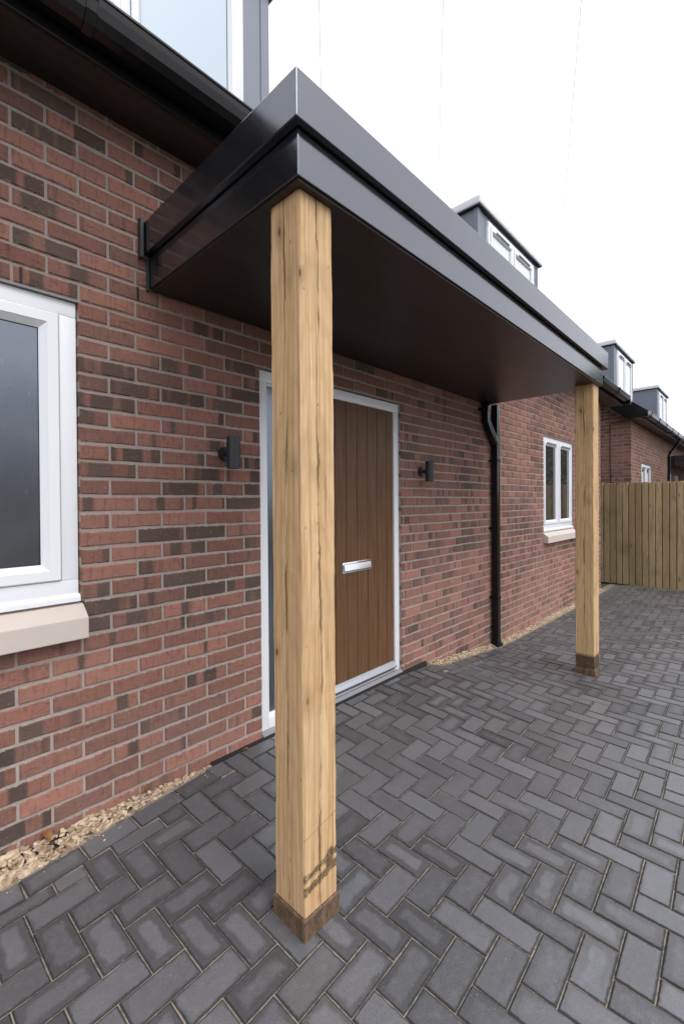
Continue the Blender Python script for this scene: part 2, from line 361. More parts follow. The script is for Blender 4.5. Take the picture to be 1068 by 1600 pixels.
def fence_mat():
    t = NT('treated_softwood'); o = t.pos(); r = t.rand(); x, y, z = t.sep(o)
    w_ = t.noise(t.comb(t.math('MULTIPLY', y, 5), t.math('MULTIPLY', z, 1.3), t.math('MULTIPLY', r, 30)), 1.0, 3)
    g = t.noise(t.comb(t.math('ADD', t.math('MULTIPLY', y, 60), t.math('MULTIPLY', w_, 14)), t.math('MULTIPLY', z, 1.4), t.math('MULTIPLY', r, 50)), 1.0, 4, .6)
    c = t.mix(r, (.33, .232, .118), (.50, .37, .205)); c = t.mix(t.ramp(g, .42, .68, 0, .5), c, (.17, .12, .06))
    ob = t.noise(o, 2.2, 3); c = t.mix(t.ramp(ob, .5, .72, 0, .5), c, (.18, .16, .08))
    kv = t.n('TexVoronoi'); t.put(kv.inputs['Vector'], t.comb(t.math('MULTIPLY', y, 10), t.math('MULTIPLY', z, 3.2), t.math('MULTIPLY', r, 40))); kv.inputs['Scale'].default_value = 1
    k = t.math('MULTIPLY', t.math('GREATER_THAN', t.sep(kv.outputs['Color'])[0], .7), t.ramp(kv.outputs['Distance'], .05, .18, 1, 0))
    c = t.mix(t.math('MULTIPLY', k, .75), c, (.065, .036, .016))
    return t.out(c, .8, t.bump(g, .3, .002))

def canopy_mat():
    t = NT('dark_grey_satin_paint'); p = t.pos(); n = t.noise(p, 3.2, 5, .6); f = t.noise(t.map(p, (40, 40, 90)), 1.0, 4, .65)
    c = t.mix(n, (.011, .0112, .013), (.017, .0172, .020)); c = t.mix(t.ramp(f, .5, .75, 0, .3), c, (.024, .0245, .028))
    r = t.math('ADD', t.ramp(f, .3, .75, .13, .19), t.math('MULTIPLY', t.math('SUBTRACT', n, .5), .12), clamp=True)
    return t.out(c, r, t.bump(t.noise(p, 14, 3), .06, .001), IOR=2.2, Specular_Tint=(.90, .93, 1.0, 1))

def soffit_mat():
    t = NT('dark_brown_soffit'); p = t.pos(); g = t.noise(t.map(p, (2.2, 38, 1)), 1.0, 4, .6)
    c = t.mix(t.ramp(g, .3, .7), (.017, .0125, .011), (.030, .022, .019))
    return t.out(c, .40, t.bump(g, .12, .001))

def frosted_mat(name, col, rough, **kw):
    t = NT(name); p = t.pos(); n = t.noise(p, 160, 4, .6); d = t.noise(t.map(p, (60, 60, 12)), 1.0, 4, .7); b = t.noise(p, 2.5, 3)
    c = t.mix(t.ramp(d, .60, .78, 0, .4), col, (.30, .30, .30)); c = t.mix(t.ramp(t.noise(p, 5, 4), .45, .7, 0, .3), c, (.10, .10, .11))
    return t.out(c, t.math('ADD', rough, t.math('MULTIPLY', b, .06)), t.bump(n, .25, .0008), IOR=2.4, Specular_Tint=(.76, .87, 1.0, 1), **kw)

def stone_mat():
    t = NT('gravel_stone'); r = t.rand(); p = t.pos(); ra, rb = t.rand2(r, 23.7), t.rand2(r, 61.3)
    c = t.mix(ra, (.24, .15, .08), (.64, .51, .36)); c = t.mix(t.ramp(rb, .75, 1, 0, .75), c, (.30, .235, .20))
    n = t.noise(p, 110, 4); c = t.mix(t.ramp(n, .5, .75, 0, .4), c, (.55, .47, .37))
    return t.out(c, .75, t.bump(n, .3, .002))

M = dict(
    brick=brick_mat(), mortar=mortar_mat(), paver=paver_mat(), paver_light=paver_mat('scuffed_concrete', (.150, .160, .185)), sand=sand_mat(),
    oak=oak_mat('oak_near', (.185, .05, 'strap')), oak_far=oak_mat('oak_far', (.120, .090, 'dirt')), plinth=plinth_mat(),
    door=door_mat(), fence=fence_mat(), canopy=canopy_mat(), soffit=soffit_mat(), stone=stone_mat(),
    frost=frosted_mat('frosted_glass', (.042, .039, .045), .15), frost_side=frosted_mat('frosted_side_glass', (.028, .032, .034), .16),
    pvc=simple('white_pvc', (.79, .80, .83), .30, .012, 4), sill=simple('cast_stone', (.55, .485, .43), .85, .06, 14, .0015),
    black=simple('black_gutter_pvc', (.008, .0075, .008), .20, .15, 5, Specular_IOR_Level=.32), lamp=simple('anthracite_metal', (.022, .023, .026), .45, .1, 20),
    chrome=simple('polished_chrome', (.80, .80, .82), .12, .03, 30, Metallic=1.0), alu=simple('aluminium_threshold', (.42, .43, .45), .38, .05, 30, Metallic=1.0),
    greysill=simple('grey_threshold', (.23, .23, .245), .5, .08, 9), gasket=simple('black_gasket', (.012, .012, .013), .6),
    cheek=simple('grey_cladding', (.180, .202, .245), .48, .05, 3), rim=simple('pale_roof_edge', (.74, .75, .75), .55, .06, 6),
    slate=simple('slate', (.052, .054, .062), .55, .2, 9, .002), dark=simple('dark_interior', (.015, .014, .014), .9),
    vent=simple('grey_vent', (.22, .215, .21), .6), cable=simple('black_cable', (.01, .01, .011), .5), wire=simple('weathered_wire', (.62, .62, .65), .5),
    lead=simple('dark_flashing', (.022, .024, .027), .5), ground=simple('rough_grass_ground', (.07, .075, .04), .95, .3, 1.5, .01),
    dark_bed=simple('dark_gravel_bed', (.075, .055, .04), .95, .3, 30, .003), bark=simple('bark', (.085, .065, .048), .9, .3, 12, .01), leafdry=simple('dry_leaf', (.23, .095, .025), .7, .3, 40),
    upglass=simple('dormer_glass', (.44, .525, .60), .03, .03, 2, IOR=1.8), blind_sky=simple('blind_and_sky_pane', (.70, .73, .76), .06, .02, 2, IOR=1.7),  # reflected sky put into these pane colours along with the white behind them
)
def clear_glass():
    t = NT('window_glass'); return t.out((.040, .040, .036), .02, t.bump(t.noise(t.pos(), 3.5, 2), .06, .004), IOR=2.3)
M['glass'] = clear_glass()
def leaf_mat():
    t = NT('tree_leaves'); r = t.rand(); c = t.mix(r, (.030, .050, .014), (.085, .105, .035)); return t.out(c, .6)
M['leaves'] = leaf_mat()

# ------------------------------------------------------------------ the ground's shape
WY = 2.09                                   # plane of the brick faces
GX = [-30, -3, -.6, .3, 1.2, 2.95, 4.6, 7.3, 10, 40]
GY = [-30, -3, 0, 1.07, 2.09]
GZ = [[-1.62]*10,
      [-1.56, -1.55, -1.53, -1.52, -1.52, -1.54, -1.58, -1.61, -1.62, -1.62],
      [-1.50, -1.48, -1.45, -1.435, -1.44, -1.475, -1.54, -1.57, -1.58, -1.6],
      [-1.47, -1.45, -1.425, -1.410, -1.403, -1.445, -1.530, -1.555, -1.55, -1.6],
      [-1.47, -1.44, -1.415, -1.390, -1.345, -1.345, -1.530, -1.560, -1.545, -1.6]]
def _raw(x, y):
    j = 0
    while j < len(GY)-2 and y > GY[j+1]: j += 1
    t = min(1, max(0, (y-GY[j])/(GY[j+1]-GY[j])))
    return float(np.interp(x, GX, GZ[j])*(1-t)+np.interp(x, GX, GZ[j+1])*t)
def gz(x, y):
    s = 0
    for dx in (-.22, 0, .22):
        for dy in (-.15, 0, .15): s += _raw(x+dx, min(y+dy, 2.09))
    return s/9
def gframe(x, y, ang):
    e = .05
    nx, ny = -(gz(x+e, y)-gz(x-e, y))/(2*e), -(gz(x, y+e)-gz(x, y-e))/(2*e)
    n = Vector((nx, ny, 1)).normalized(); a = Vector((math.cos(ang), math.sin(ang), 0)); a = (a-n*a.dot(n)).normalized(); b = n.cross(a)
    return Matrix((a, b, n)).transposed()

gm = MB(); gm.add([(-900, -900, -1.86), (900, -900, -1.86), (900, 900, -1.86), (-900, 900, -1.86)], [(0, 1, 2, 3)])
solo('ground', gm, M['ground'], kind='structure')

PX0, PX1, PY0 = -2.2, 9.47, -3.2
xs = np.arange(PX0, PX1+.01, .1); ys = np.arange(PY0, 2.2, .1); nx_, ny_ = len(xs), len(ys)
bed = MB(); bed.add([(x, y, gz(x, min(y, 2.09))-.0044) for y in ys for x in xs], [(j*nx_+i, j*nx_+i+1, (j+1)*nx_+i+1, (j+1)*nx_+i) for j in range(ny_-1) for i in range(nx_-1)])
# skirt so that the bed is a solid slab
bed.box(PX0, PX1, PY0, 2.17, -1.84, -1.70)
paving = solo('paving', bed, M['sand'], 'charcoal block paving laid in herringbone in front of the brick bungalow', kind='structure')

def ring_mesh(poly, chamf, drop, depth, rnd, wob, sub):
    """a stone from its outline: top face, chamfer, side; poly counter-clockwise in the stone's own plane"""
    pts = []
    n = len(poly)
    for i in range(n):
        a, b = Vector(poly[i]), Vector(poly[(i+1) % n]); pts.append(a)
        k = sub if (b-a).length > .07 else 0
        for q in range(1, k+1):
            d = (b-a).normalized(); nr = Vector((d.y, -d.x)); pts.append(a.lerp(b, q/(k+1)+rnd.uniform(-.12, .12))+nr*rnd.uniform(-wob, wob*.5))
    c = sum(pts, Vector((0, 0)))/len(pts); m_ = len(pts); inn = []
    for i, p in enumerate(pts):
        d1 = (p-pts[i-1]).normalized(); d2 = (pts[(i+1) % m_]-p).normalized(); nr = Vector((-d1.y-d2.y, d1.x+d2.x))
        L = max(.25, (1+d1.dot(d2))); inn.append(p+nr*(chamf/L))
    vs_ = [(p.x, p.y, rnd.uniform(-wob, wob)*.4) for p in inn]+[(p.x, p.y, -drop) for p in pts]+[(p.x, p.y, -depth) for p in pts]
    fs = [tuple(range(m_))]
    for i in range(m_):
        j = (i+1) % m_; fs += [(m_+i, m_+j, j, i), (2*m_+i, 2*m_+j, m_+j, m_+i)]
    return vs_, fs

rp = random.Random(11)
PAV = [ring_mesh([(-.0996, -.0496), (.0996, -.0496), (.0996, .0496), (-.0996, .0496)], .0042, .0030, .022, rp, .0014, 1) for _ in range(7)]
def paver_uv(vs_, cut):
    if not cut: return [(p[0], p[1]) for p in vs_]
    vs_ = [(p[0]*math.cos(PA)+p[1]*math.sin(PA), p[1]*math.cos(PA)-p[0]*math.sin(PA)) for p in vs_]
    xa, xb = min(p[0] for p in vs_), max(p[0] for p in vs_); ya, yb_ = min(p[1] for p in vs_), max(p[1] for p in vs_)
    q = [((p[0]-xa)/(xb-xa)*2-1, (p[1]-ya)/(yb_-ya)*2-1) for p in vs_]
    return [(a*.0996, b*.0496) for a, b in q] if xb-xa >= yb_-ya else [(b*.0996, a*.0496) for a, b in q]
def paver_mb(vf, cut=False):
    b_ = MB(); b_.add(vf[0], vf[1], paver_uv(vf[0], cut)); return b_
PA = R_(2.0)
PAV_ME = [paver_mb(vf).mesh('paver', M['paver']) for vf in PAV]
CELL, ORG, PA = .10215, (0.46, 1.42), R_(2.0)
def g2(u, v): return (ORG[0]+CELL*(u*math.cos(PA)-v*math.sin(PA)), ORG[1]+CELL*(u*math.sin(PA)+v*math.cos(PA)))
def bo(x): return float(np.interp(x, [.35, 1.22], [0, .066])) if x < 2 else 0
def yb(x): return 1.885+bo(x) if (x < 1.17 or x > 3.28) else 2.058
PLINTHS = [(.933, 1.100, 1.058, 1.226), (4.226, 4.394, 1.050, 1.218)]
def clip(poly, Y):
    out = []
    for i in range(len(poly)):
        a, b = poly[i], poly[(i+1) % len(poly)]
        if a[1] <= Y: out.append(a)
        if (a[1] <= Y) != (b[1] <= Y):
            t = (Y-a[1])/(b[1]-a[1]); out.append((a[0]+(b[0]-a[0])*t, Y))
    return out
def area(p): return abs(sum(p[i][0]*p[(i+1) % len(p)][1]-p[(i+1) % len(p)][0]*p[i][1] for i in range(len(p))))/2
stones = []          # (size in picture, centre, angle, variant or local polygon)
def seen_size(c, w_, h_, ext=.1):
    q = proj(c)
    if q is None or not (-40 < q[0] < 1108 and -40 < q[1] < 1640): return 0
    return FPX*FPX*w_*h_*max(.02, -c[2]/q[2] if w_ == .2 else 1)/q[2]**2
for u in range(-60, 120):
    for v in range(-80, 40):
        s_ = (u+v) % 4
        if s_ == 0: cu, cv, ang, ex, ey = u+.5, v+1.0, PA+R_(90), .5, 1
        elif s_ == 2: cu, cv, ang, ex, ey = u+1.0, v+.5, PA, 1, .5
        else: continue
        cx_, cy_ = g2(cu, cv)
        if not (PX0+.1 < cx_ < PX1-.05 and PY0+.1 < cy_ < 2.2): continue
        poly = [g2(cu-ex, cv-ey), g2(cu+ex, cv-ey), g2(cu+ex, cv+ey), g2(cu-ex, cv+ey)]
        Y = yb(cx_); pc = clip(poly, Y)
        if len(pc) < 3 or area(pc) < .0012: continue
        if area(pc) > .0102*.98*2: stones.append((cx_, cy_, ang+(math.pi if rp.random() < .5 else 0), None))
        else:
            gx_, gy_ = sum(p[0] for p in pc)/len(pc), sum(p[1] for p in pc)/len(pc); g_ = Vector((gx_, gy_)); loc = []
            for p in pc:
                d = Vector(p)-g_; k = max(.3, 1-.0026/max(.01, d.length)*1.3); loc.append((d.x*k, d.y*k))
            stones.append((gx_, gy_, 0, loc))
# the stretcher course that edges the gravel
for x0, x1 in ((PX0+.15, 1.18), (3.27, PX1-.15)):
    x = x0 if x0 > 0 else x1-math.ceil((x1-x0)/.2035)*.2035
    while x < x1-.05:
        stones.append((x+.1015, 1.9385+bo(x+.1)+rp.uniform(-.003, .003), (.074 if .3 < x < 2 else 0)+rp.uniform(-.012, .012), None)); x += .2035
info = []
for (x, y, ang, lp) in stones:
    c = Vector((x, y, gz(x, y)+rp.uniform(-.0012, .0012)))
    info.append((seen_size(c, .2, .1), c, ang, lp, gframe(x, y, ang) @ Matrix.Rotation(rp.uniform(-.006, .006), 3, 'X') @ Matrix.Rotation(rp.uniform(-.004, .004), 3, 'Y')))
info.sort(key=lambda a: -a[0])
hidden = lambda c: any(a-.02 < c.x < b+.02 and c_-.02 < c.y < d+.02 for a, b, c_, d in PLINTHS)
def behind_post(c):
    q = proj(c); return q is not None and 436 < q[0] < 522 and q[1] < 1400
rest = MB(); cnt = 0
for (sz, c, ang, lp, rot) in info:
    near = abs(c.x-1.015) < .20 and abs(c.y-1.142) < .20 and not (.93 < c.x < 1.10 and 1.06 < c.y < 1.22)
    if sz > 0 and cnt < 300 and (near or (not hidden(c) and not behind_post(c))):
        me = rp.choice(PAV_ME) if lp is None else paver_mb(ring_mesh(lp, .0036, .0028, .02, rp, .0006, 0), True).mesh('paver', M['paver'])
        po_ = inst('paver', me, paving, c, rot); cnt += 1
        if near and rp.random() < .6:
            po_.material_slots[0].link = 'OBJECT'; po_.material_slots[0].material = M['paver_light']; po_['label'] = 'paler blue grey block cut in around the near post'
    else:
        vf = rp.choice(PAV) if lp is None else ring_mesh(lp, .0036, .0028, .02, rp, .0006, 0)
        rest.add([c+rot @ Vector(p) for p in vf[0]], vf[1], paver_uv(vf[0], lp is not None))
o = part('paver', rest, M['paver'], paving); o['kind'] = 'stuff'

# ------------------------------------------------------------------ bungalow
RZ = [.7766-.0742*k for k in range(-40, 60)]          # course lines; index k+40
def zl(k): return .7766-.0742*k
BP, BX0 = .2314, .728
rb_ = random.Random(5)
def brick_vf(L, hgt=.0622, depth=.098, wob=.0026):
    h2, l2 = hgt/2, L/2
    n = [(-l2, -h2), (l2, -h2), (l2, h2), (-l2, h2)]
    vs_, fs = ring_mesh(n, .0045, .0045, depth, rb_, wob, 2)
    # stone plane -> wall: face towards -y, brick length x, height z
    return [(p[0], -p[2], p[1]) for p in vs_], fs
BVF = {}
def brick_variant(L):
    k = round(L/.004)*.004
    if k not in BVF:
        vfs = [brick_vf(k) for _ in range(9 if abs(k-.2194) < .003 else 2)]
        BVF[k] = [(vf, None) for vf in vfs]
    lst = BVF[k]; i = rb_.randrange(len(lst))
    return k, i
BME = {}
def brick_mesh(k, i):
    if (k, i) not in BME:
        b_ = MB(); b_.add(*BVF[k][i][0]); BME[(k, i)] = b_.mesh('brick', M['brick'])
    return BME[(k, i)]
def lay_bricks(x0, x1, kmin, kmax, openings):
    res = []
    for k in range(kmin, kmax):
        zc = (zl(k)+zl(k+1))/2; ints = [(x0, x1, 1, 1)]
        for (a, b, c, d) in openings:
            if c < zc < d:
                new = []
                for (p, q, e1, e2) in ints:
                    if b <= p or a >= q: new.append((p, q, e1, e2)); continue
                    if a > p: new.append((p, a, e1, 1))
                    if b < q: new.append((b, q, 1, e2))
                ints = new
        off = BX0+(0 if k % 2 else BP/2)
        for (p, q, _, _) in ints:
            i = math.floor((p-off)/BP)
            while off+i*BP < q:
                a, b = max(p, off+i*BP+.006 if off+i*BP+.006 > p+.012 else p), min(q, off+(i+1)*BP-.006)
                if q-(off+(i+1)*BP) < .012: b = q
                if b-a > .02: res.append(((a+b)/2, zc, b-a))
                if b == q: break
                i += 1
    return res
def place_bricks(bl, wall, frame, limit=300, min_w=0, name='brick'):
    """frame(x, z) -> world point and rotation of a brick on this wall"""
    rows = []
    for (x, z, L) in bl:
        p, rot = frame(x, z); p = Vector(p)
        q = proj(p); a_, b_ = proj(p+rot @ Vector((-L/2, 0, 0))), proj(p+rot @ Vector((L/2, 0, 0)))
        sz = 0
        if q and a_ and b_ and -30 < q[0] < 1098 and -30 < q[1] < 1630:
            sz = abs(a_[0]-b_[0])*FPX*.0642/q[2]
            if abs(a_[0]-b_[0]) < min_w: sz = 0
            if wall_hidden(p, q): sz *= .001
        rows.append((sz, p, rot, L))
    rows.sort(key=lambda a: -a[0]); rest = MB(); n = 0
    for (sz, p, rot, L) in rows:
        k, i = brick_variant(L)
        p = p+rot @ Vector((0, rb_.uniform(-.0014, .0014), rb_.uniform(-.0012, .0012)))
        r2 = rot @ Matrix.Rotation(rb_.uniform(-.007, .007), 3, 'Y')
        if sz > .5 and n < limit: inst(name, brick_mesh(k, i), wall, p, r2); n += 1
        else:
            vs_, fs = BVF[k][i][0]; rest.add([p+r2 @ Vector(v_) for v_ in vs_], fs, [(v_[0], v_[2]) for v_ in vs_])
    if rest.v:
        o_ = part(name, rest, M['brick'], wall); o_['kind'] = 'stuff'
def wall_hidden(p, q):
    u, v = q[0], q[1]
    if 428 < u < 522 and v > 290: return True             # behind the near post
    if 897 < u < 934: return True
    # behind the canopy
    if 233 < u < 945:
        top = 348+(110-348)*(u-222)/(462-222) if u < 462 else 110+(549-110)*(u-462)/(949-462)
        low = 452+(626-452)*(u-233)/(750-233) if u < 750 else 626-(u-750)*.12
        if top < v < low-8: return True
    # above the eaves
    if p.z > 1.69: return True
    return False
def wall_slab(mb, x0, x1, z0, z1, y0, y1, openings):
    xs_ = sorted({x0, x1, *[a for o_ in openings for a in o_[:2] if x0 < a < x1]}); zs_ = sorted({z0, z1, *[a for o_ in openings for a in o_[2:] if z0 < a < z1]})
    for i in range(len(xs_)-1):
        for j in range(len(zs_)-1):
            cx_, cz_ = (xs_[i]+xs_[i+1])/2, (zs_[j]+zs_[j+1])/2
            if not any(a < cx_ < b and c < cz_ < d for a, b, c, d in openings): mb.box(xs_[i], xs_[i+1], y0, y1, zs_[j], zs_[j+1])

def window(house, x0, x1, z0, z1, y, pane_mat, nlight=2, label=None, vents=True, fw=.055, sash=.052):
    """a white casement: outer frame, one sash per light, bead, pane"""
    fr = MB(); yb_ = y+.065
    fr.box(x0, x1, y, yb_, z1-fw, z1); fr.box(x0, x1, y, yb_, z0, z0+fw); fr.box(x0, x0+fw, y+.0005, yb_, z0+fw, z1-fw); fr.box(x1-fw, x1, y+.0005, yb_, z0+fw, z1-fw)
    step = (x1-x0-2*fw+ .0)/nlight
    for i in range(1, nlight): fr.box(x0+fw+i*step-fw*.45, x0+fw+i*step+fw*.45, y+.0008, yb_, z0+fw, z1-fw)
    w_ = part('window', fr, M['pvc'], house, bevel=.004, seg=2, smooth=True)
    if label: w_['label'] = label
    for i in range(nlight):
        a = x0+fw+i*step+(fw*.45 if i else 0)+.003; b = x0+fw+(i+1)*step-(fw*.45 if i < nlight-1 else 0)-.003; c, d = z0+fw+.003, z1-fw-.003
        s_ = MB(); ys_ = y-.012
        def rail(p):   # mitred sash rails with a sloped bead towards the glass
            return p
        prof = [(0, ys_+.060), (0, ys_+.006), (.005, ys_), (sash*.62, ys_), (sash*.66, ys_+.003), (sash, ys_+.022), (sash, ys_+.060)]
        n = len(prof); vs_ = []
        for (cxn, czn, sx, sz) in ((a, c, 1, 1), (b, c, -1, 1), (b, d, -1, -1), (a, d, 1, -1)):
            vs_ += [(cxn+sx*o_, yy, czn+sz*o_) for o_, yy in prof]
        fs = []
        for k in range(4):
            k2 = (k+1) % 4
            for j in range(n-1): fs.append((k*n+j, k2*n+j, k2*n+j+1, k*n+j+1))
        s_.add(vs_, fs); part('sash', s_, M['pvc'], w_, smooth=False)
        gk = MB(); e = sash-.001
        g0, g1, g2_, g3 = a+e, b-e, c+e, d-e; t_ = .0035; yg = ys_+.0235
        gk.box(g0, g1, yg, yg+.004, g2_, g2_+t_); gk.box(g0, g1, yg, yg+.004, g3-t_, g3); gk.box(g0, g0+t_, yg, yg+.004, g2_+t_, g3-t_); gk.box(g1-t_, g1, yg, yg+.004, g2_+t_, g3-t_)
        part('gasket', gk, M['gasket'], w_)
        pn = MB(); pn.box(g0-.004, g1+.004, ys_+.0265, ys_+.0325, g2_-.004, g3+.004); part('pane', pn, pane_mat, w_)
        if vents:
            tv = MB(); xm = (a+b)/2; hw_ = min(.19, (b-a)*.34); tv.box(xm-hw_, xm+hw_, ys_-.012, ys_+.001, d-sash*.52, d-sash*.52+.018); part('trickle_vent', tv, M['vent'], w_, bevel=.003)
    return w_

def build_house(hx, x0, x1, openings, label, front):
    hse = thing('brick_house', label, 'house', (hx, WY, -1.55), 'brick bungalows with dormers')
    wl = MB(); wall_slab(wl, x0, x1, -1.75, 1.80, WY+.0065, WY+.30, openings)
    wl.box(x0, x0+.3, WY+.30, 9.5, -1.75, 1.80); wl.box(x1-.3, x1, WY+.30, 9.5, -1.75, 1.80); wl.box(x0, x1, 9.5, 9.8, -1.75, 1.80)
    # gables
    for a in (x0+.0, x1-.3): wl.prism([(WY+.0065, 1.80), (9.8, 1.80), (9.8, 1.9), (5.95, 5.05), (WY+.0065, 1.86)], a, a+.3)
    wall = part('wall', wl, M['mortar'], hse)
    dk = MB(); dk.box(x0+.32, x1-.32, WY+.34, 9.4, -1.7, -1.68); part('floor_slab', dk, M['dark'], hse)
    return hse, wall

# ---- house 1
W1 = (-.612, .610, zl(16), zl(-1)); S1 = (-.62, .622, zl(18), zl(16))
D1 = (1.533, 2.888, -1.36, zl(0)); W2 = (6.0, 7.24, zl(16)-.0, zl(-1)); S2 = (5.985, 7.255, zl(18), zl(16))
OP1 = [W1, S1, D1, W2, S2]
hs1, wall1 = build_house(3.7, -1.5, 8.75, OP1, 'red brick bungalow with brown front door, black eaves and grey dormers', True)
fr1 = lambda x, z: ((x, WY, z), Matrix.Identity(3))
place_bricks(lay_bricks(-1.5, 8.75, -13, 33, OP1), wall1, fr1)

def eaves(house, x0, x1):
    fa = MB(); fa.prism([(1.85, 1.683), (1.872, 1.683), (1.872, 1.87), (1.85, 1.87)], x0, x1); part('fascia', fa, M['black'], house, bevel=.003)
    sf = MB(); sf.box(x0+.002, x1-.002, 1.872, 2.089, 1.690, 1.702); part('soffit', sf, M['soffit'], house)
    # gutter: an open trough with a rolled lip
    out = [(1.848, 1.815), (1.848, 1.748), (1.836, 1.728), (1.800, 1.722), (1.765, 1.729), (1.740, 1.752), (1.730, 1.785), (1.726, 1.808), (1.720, 1.812), (1.720, 1.820), (1.733, 1.820)]
    inn = [(1.738, 1.790), (1.747, 1.757), (1.768, 1.736), (1.800, 1.729), (1.832, 1.735), (1.842, 1.752), (1.842, 1.815)]
    g = MB(); g.prism(out+inn, x0+.02, x1-.01); gt = part('gutter', g, M['black'], house)
    x = x0+.40
    while x < x1:
        prof = [(1.8475, 1.823), (1.8475, 1.745), (1.838, 1.721), (1.800, 1.713), (1.759, 1.722), (1.732, 1.748), (1.722, 1.785), (1.713, 1.808), (1.711, 1.828), (1.740, 1.828), (1.740, 1.815)]
        b_ = MB(); b_.prism(prof, x-.019, x+.019); part('gutter_bracket', b_, M['black'], gt, bevel=.002); x += .98
    # roof, 40 degrees, slates in courses over a deck
    s = math.tan(R_(39)); y0, z0 = 1.80, 1.836; yr = 5.95; zr = z0+(yr-y0)*s
    rf = MB(); rf.prism([(y0, z0), (yr, zr), (2*yr-y0, z0), (2*yr-y0, z0-.06), (yr, zr-.06), (y0+.06, z0-.03)], x0, x1); roof = part('roof', rf, M['slate'], house)
    sl = MB(); nrow = 24; dl = (yr-y0)/nrow
    for i in range(nrow):
        ya, yb_ = y0-.02+i*dl, y0-.02+(i+1)*dl+.02; za, zb = z0+(ya-y0)*s, z0+(yb_-y0)*s; n = int((x1-x0)/.32); st = (x1-x0)/n
        for j in range(n):
            xa = x0+j*st+(st/2 if i % 2 else 0); xb = min(xa+st-.004, x1)
            if xb-xa < .03: continue
            sl.add([(xa, ya, za+.010), (xb, ya, za+.010), (xb, yb_, zb+.004), (xa, yb_, zb+.004), (xa, ya, za+.018), (xb, ya, za+.018), (xb, yb_, zb+.010), (xa, yb_, zb+.010)],
                   [(0, 3, 2, 1), (4, 5, 6, 7), (0, 1, 5, 4), (1, 2, 6, 5), (2, 3, 7, 6), (3, 0, 4, 7)])
    o_ = part('slate', sl, M['slate'], roof); o_['kind'] = 'stuff'
    for xe in (x0-.03, x1):
        bb = MB(); bb.prism([(1.73, 1.69), (2.1, 1.69), (yr, zr-.19), (yr, zr+.02), (1.73, z0-.03)], xe, xe+.03, 'x'); part('bargeboard', bb, M['black'], house)

eaves(hs1, -1.8, 9.22)

def dormer(house, x0, x1, pane_mat, label=None):
    yf, yr_ = 2.46, 2.40; zt = 3.46
    s = math.tan(R_(39)); 
    body = MB(); body.box(x0, x1, yf, 5.4, 2.05, zt); d = part('dormer', body, M['cheek'], house, bevel=.004)
    if label: d['label'] = label
    for a_, b2_ in ((x0-.008, x0+.06), (x1-.06, x1+.008)):
        cr = MB(); cr.box(a_, b2_, yf-.008, yf+.05, 2.2, zt-.001); part('corner_trim', cr, M['cheek'], d, bevel=.002)
    so_ = MB(); so_.box(x0-.045, x1+.045, yr_+.015, 5.5, zt, zt+.022); part('dormer_soffit', so_, M['lead'], d)
    rm = MB(); rm.box(x0-.062, x1+.062, yr_, 5.5, zt+.005, zt+.105); rr = part('dormer_roof', rm, M['rim'], d, bevel=.018, seg=3, smooth=True)
    wx0, wx1 = x0+.215, x1-.215
    w_ = window(d, wx0, wx1, 2.42, 3.385, yf-.03, pane_mat, 2, vents=True)
    return d

def reparent_flat(d):
    """windows in dormers: keep to three levels, house > dormer > pieces"""
    for ch in list(d.children):
        for g in list(ch.children): g.parent = d
        if ch.name.split('.')[0] == 'window': ch.name = 'window_frame'
for xa, lab in ((0.0, 'grey dormer with pale glass over the left of the porch'), (4.95, 'grey dormer with white casements behind the porch roof')):
    dd = dormer(hs1, xa, xa+1.89, M['upglass'] if xa < 1 else M['blind_sky'], lab); reparent_flat(dd)

window(hs1, W1[0]+.004, W1[1]-.006, W1[2]+.03, W1[3]-.008, WY+.020, M['frost'], 1, 'white window with frosted glass left of the porch', fw=.062, sash=.068)
window(hs1, W2[0]+.004, W2[1]-.004, W2[2]+.03, W2[3]-.008, WY+.020, M['glass'], 2, 'white two light casement beyond the porch', fw=.058, sash=.055)
for W_, S_ in ((W1, S1), (W2, S2)):
    st = MB(); st.prism([(2.030, S_[2]+.004), (2.13, S_[2]+.004), (2.13, S_[3]-.004), (2.098, S_[3]-.012), (2.030, S_[2]+.090)], S_[0]+.004, S_[1]-.004); part('stone_sill', st, M['sill'], hs1, bevel=.004, seg=2)
    cs = MB(); cs.prism([(2.092, W_[2]+.000), (2.17, W_[2]+.000), (2.17, W_[2]+.032), (2.105, W_[2]+.032), (2.092, W_[2]+.022)], W_[0]+.003, W_[1]-.003); part('sill_strip', cs, M['pvc'], hs1, bevel=.002)
    ln = MB(); ln.box(W_[0]-.10, W_[1]+.0, WY+.004, WY+.05, W_[3]-.006, W_[3]+.0005); part('lintel', ln, M['vent'], hs1)
for x, k in ((.41, -2), (.855, -3), (-.05, -2)):
    wv = MB(); wv.box(x-.005, x+.005, WY-.001, WY+.04, zl(k+1)+.008, zl(k)-.006)
    for q in range(6): wv.box(x-.004, x+.004, WY-.003, WY-.001, zl(k+1)+.012+q*.009, zl(k+1)+.016+q*.009)
    part('weep_vent', wv, M['gasket'], hs1)

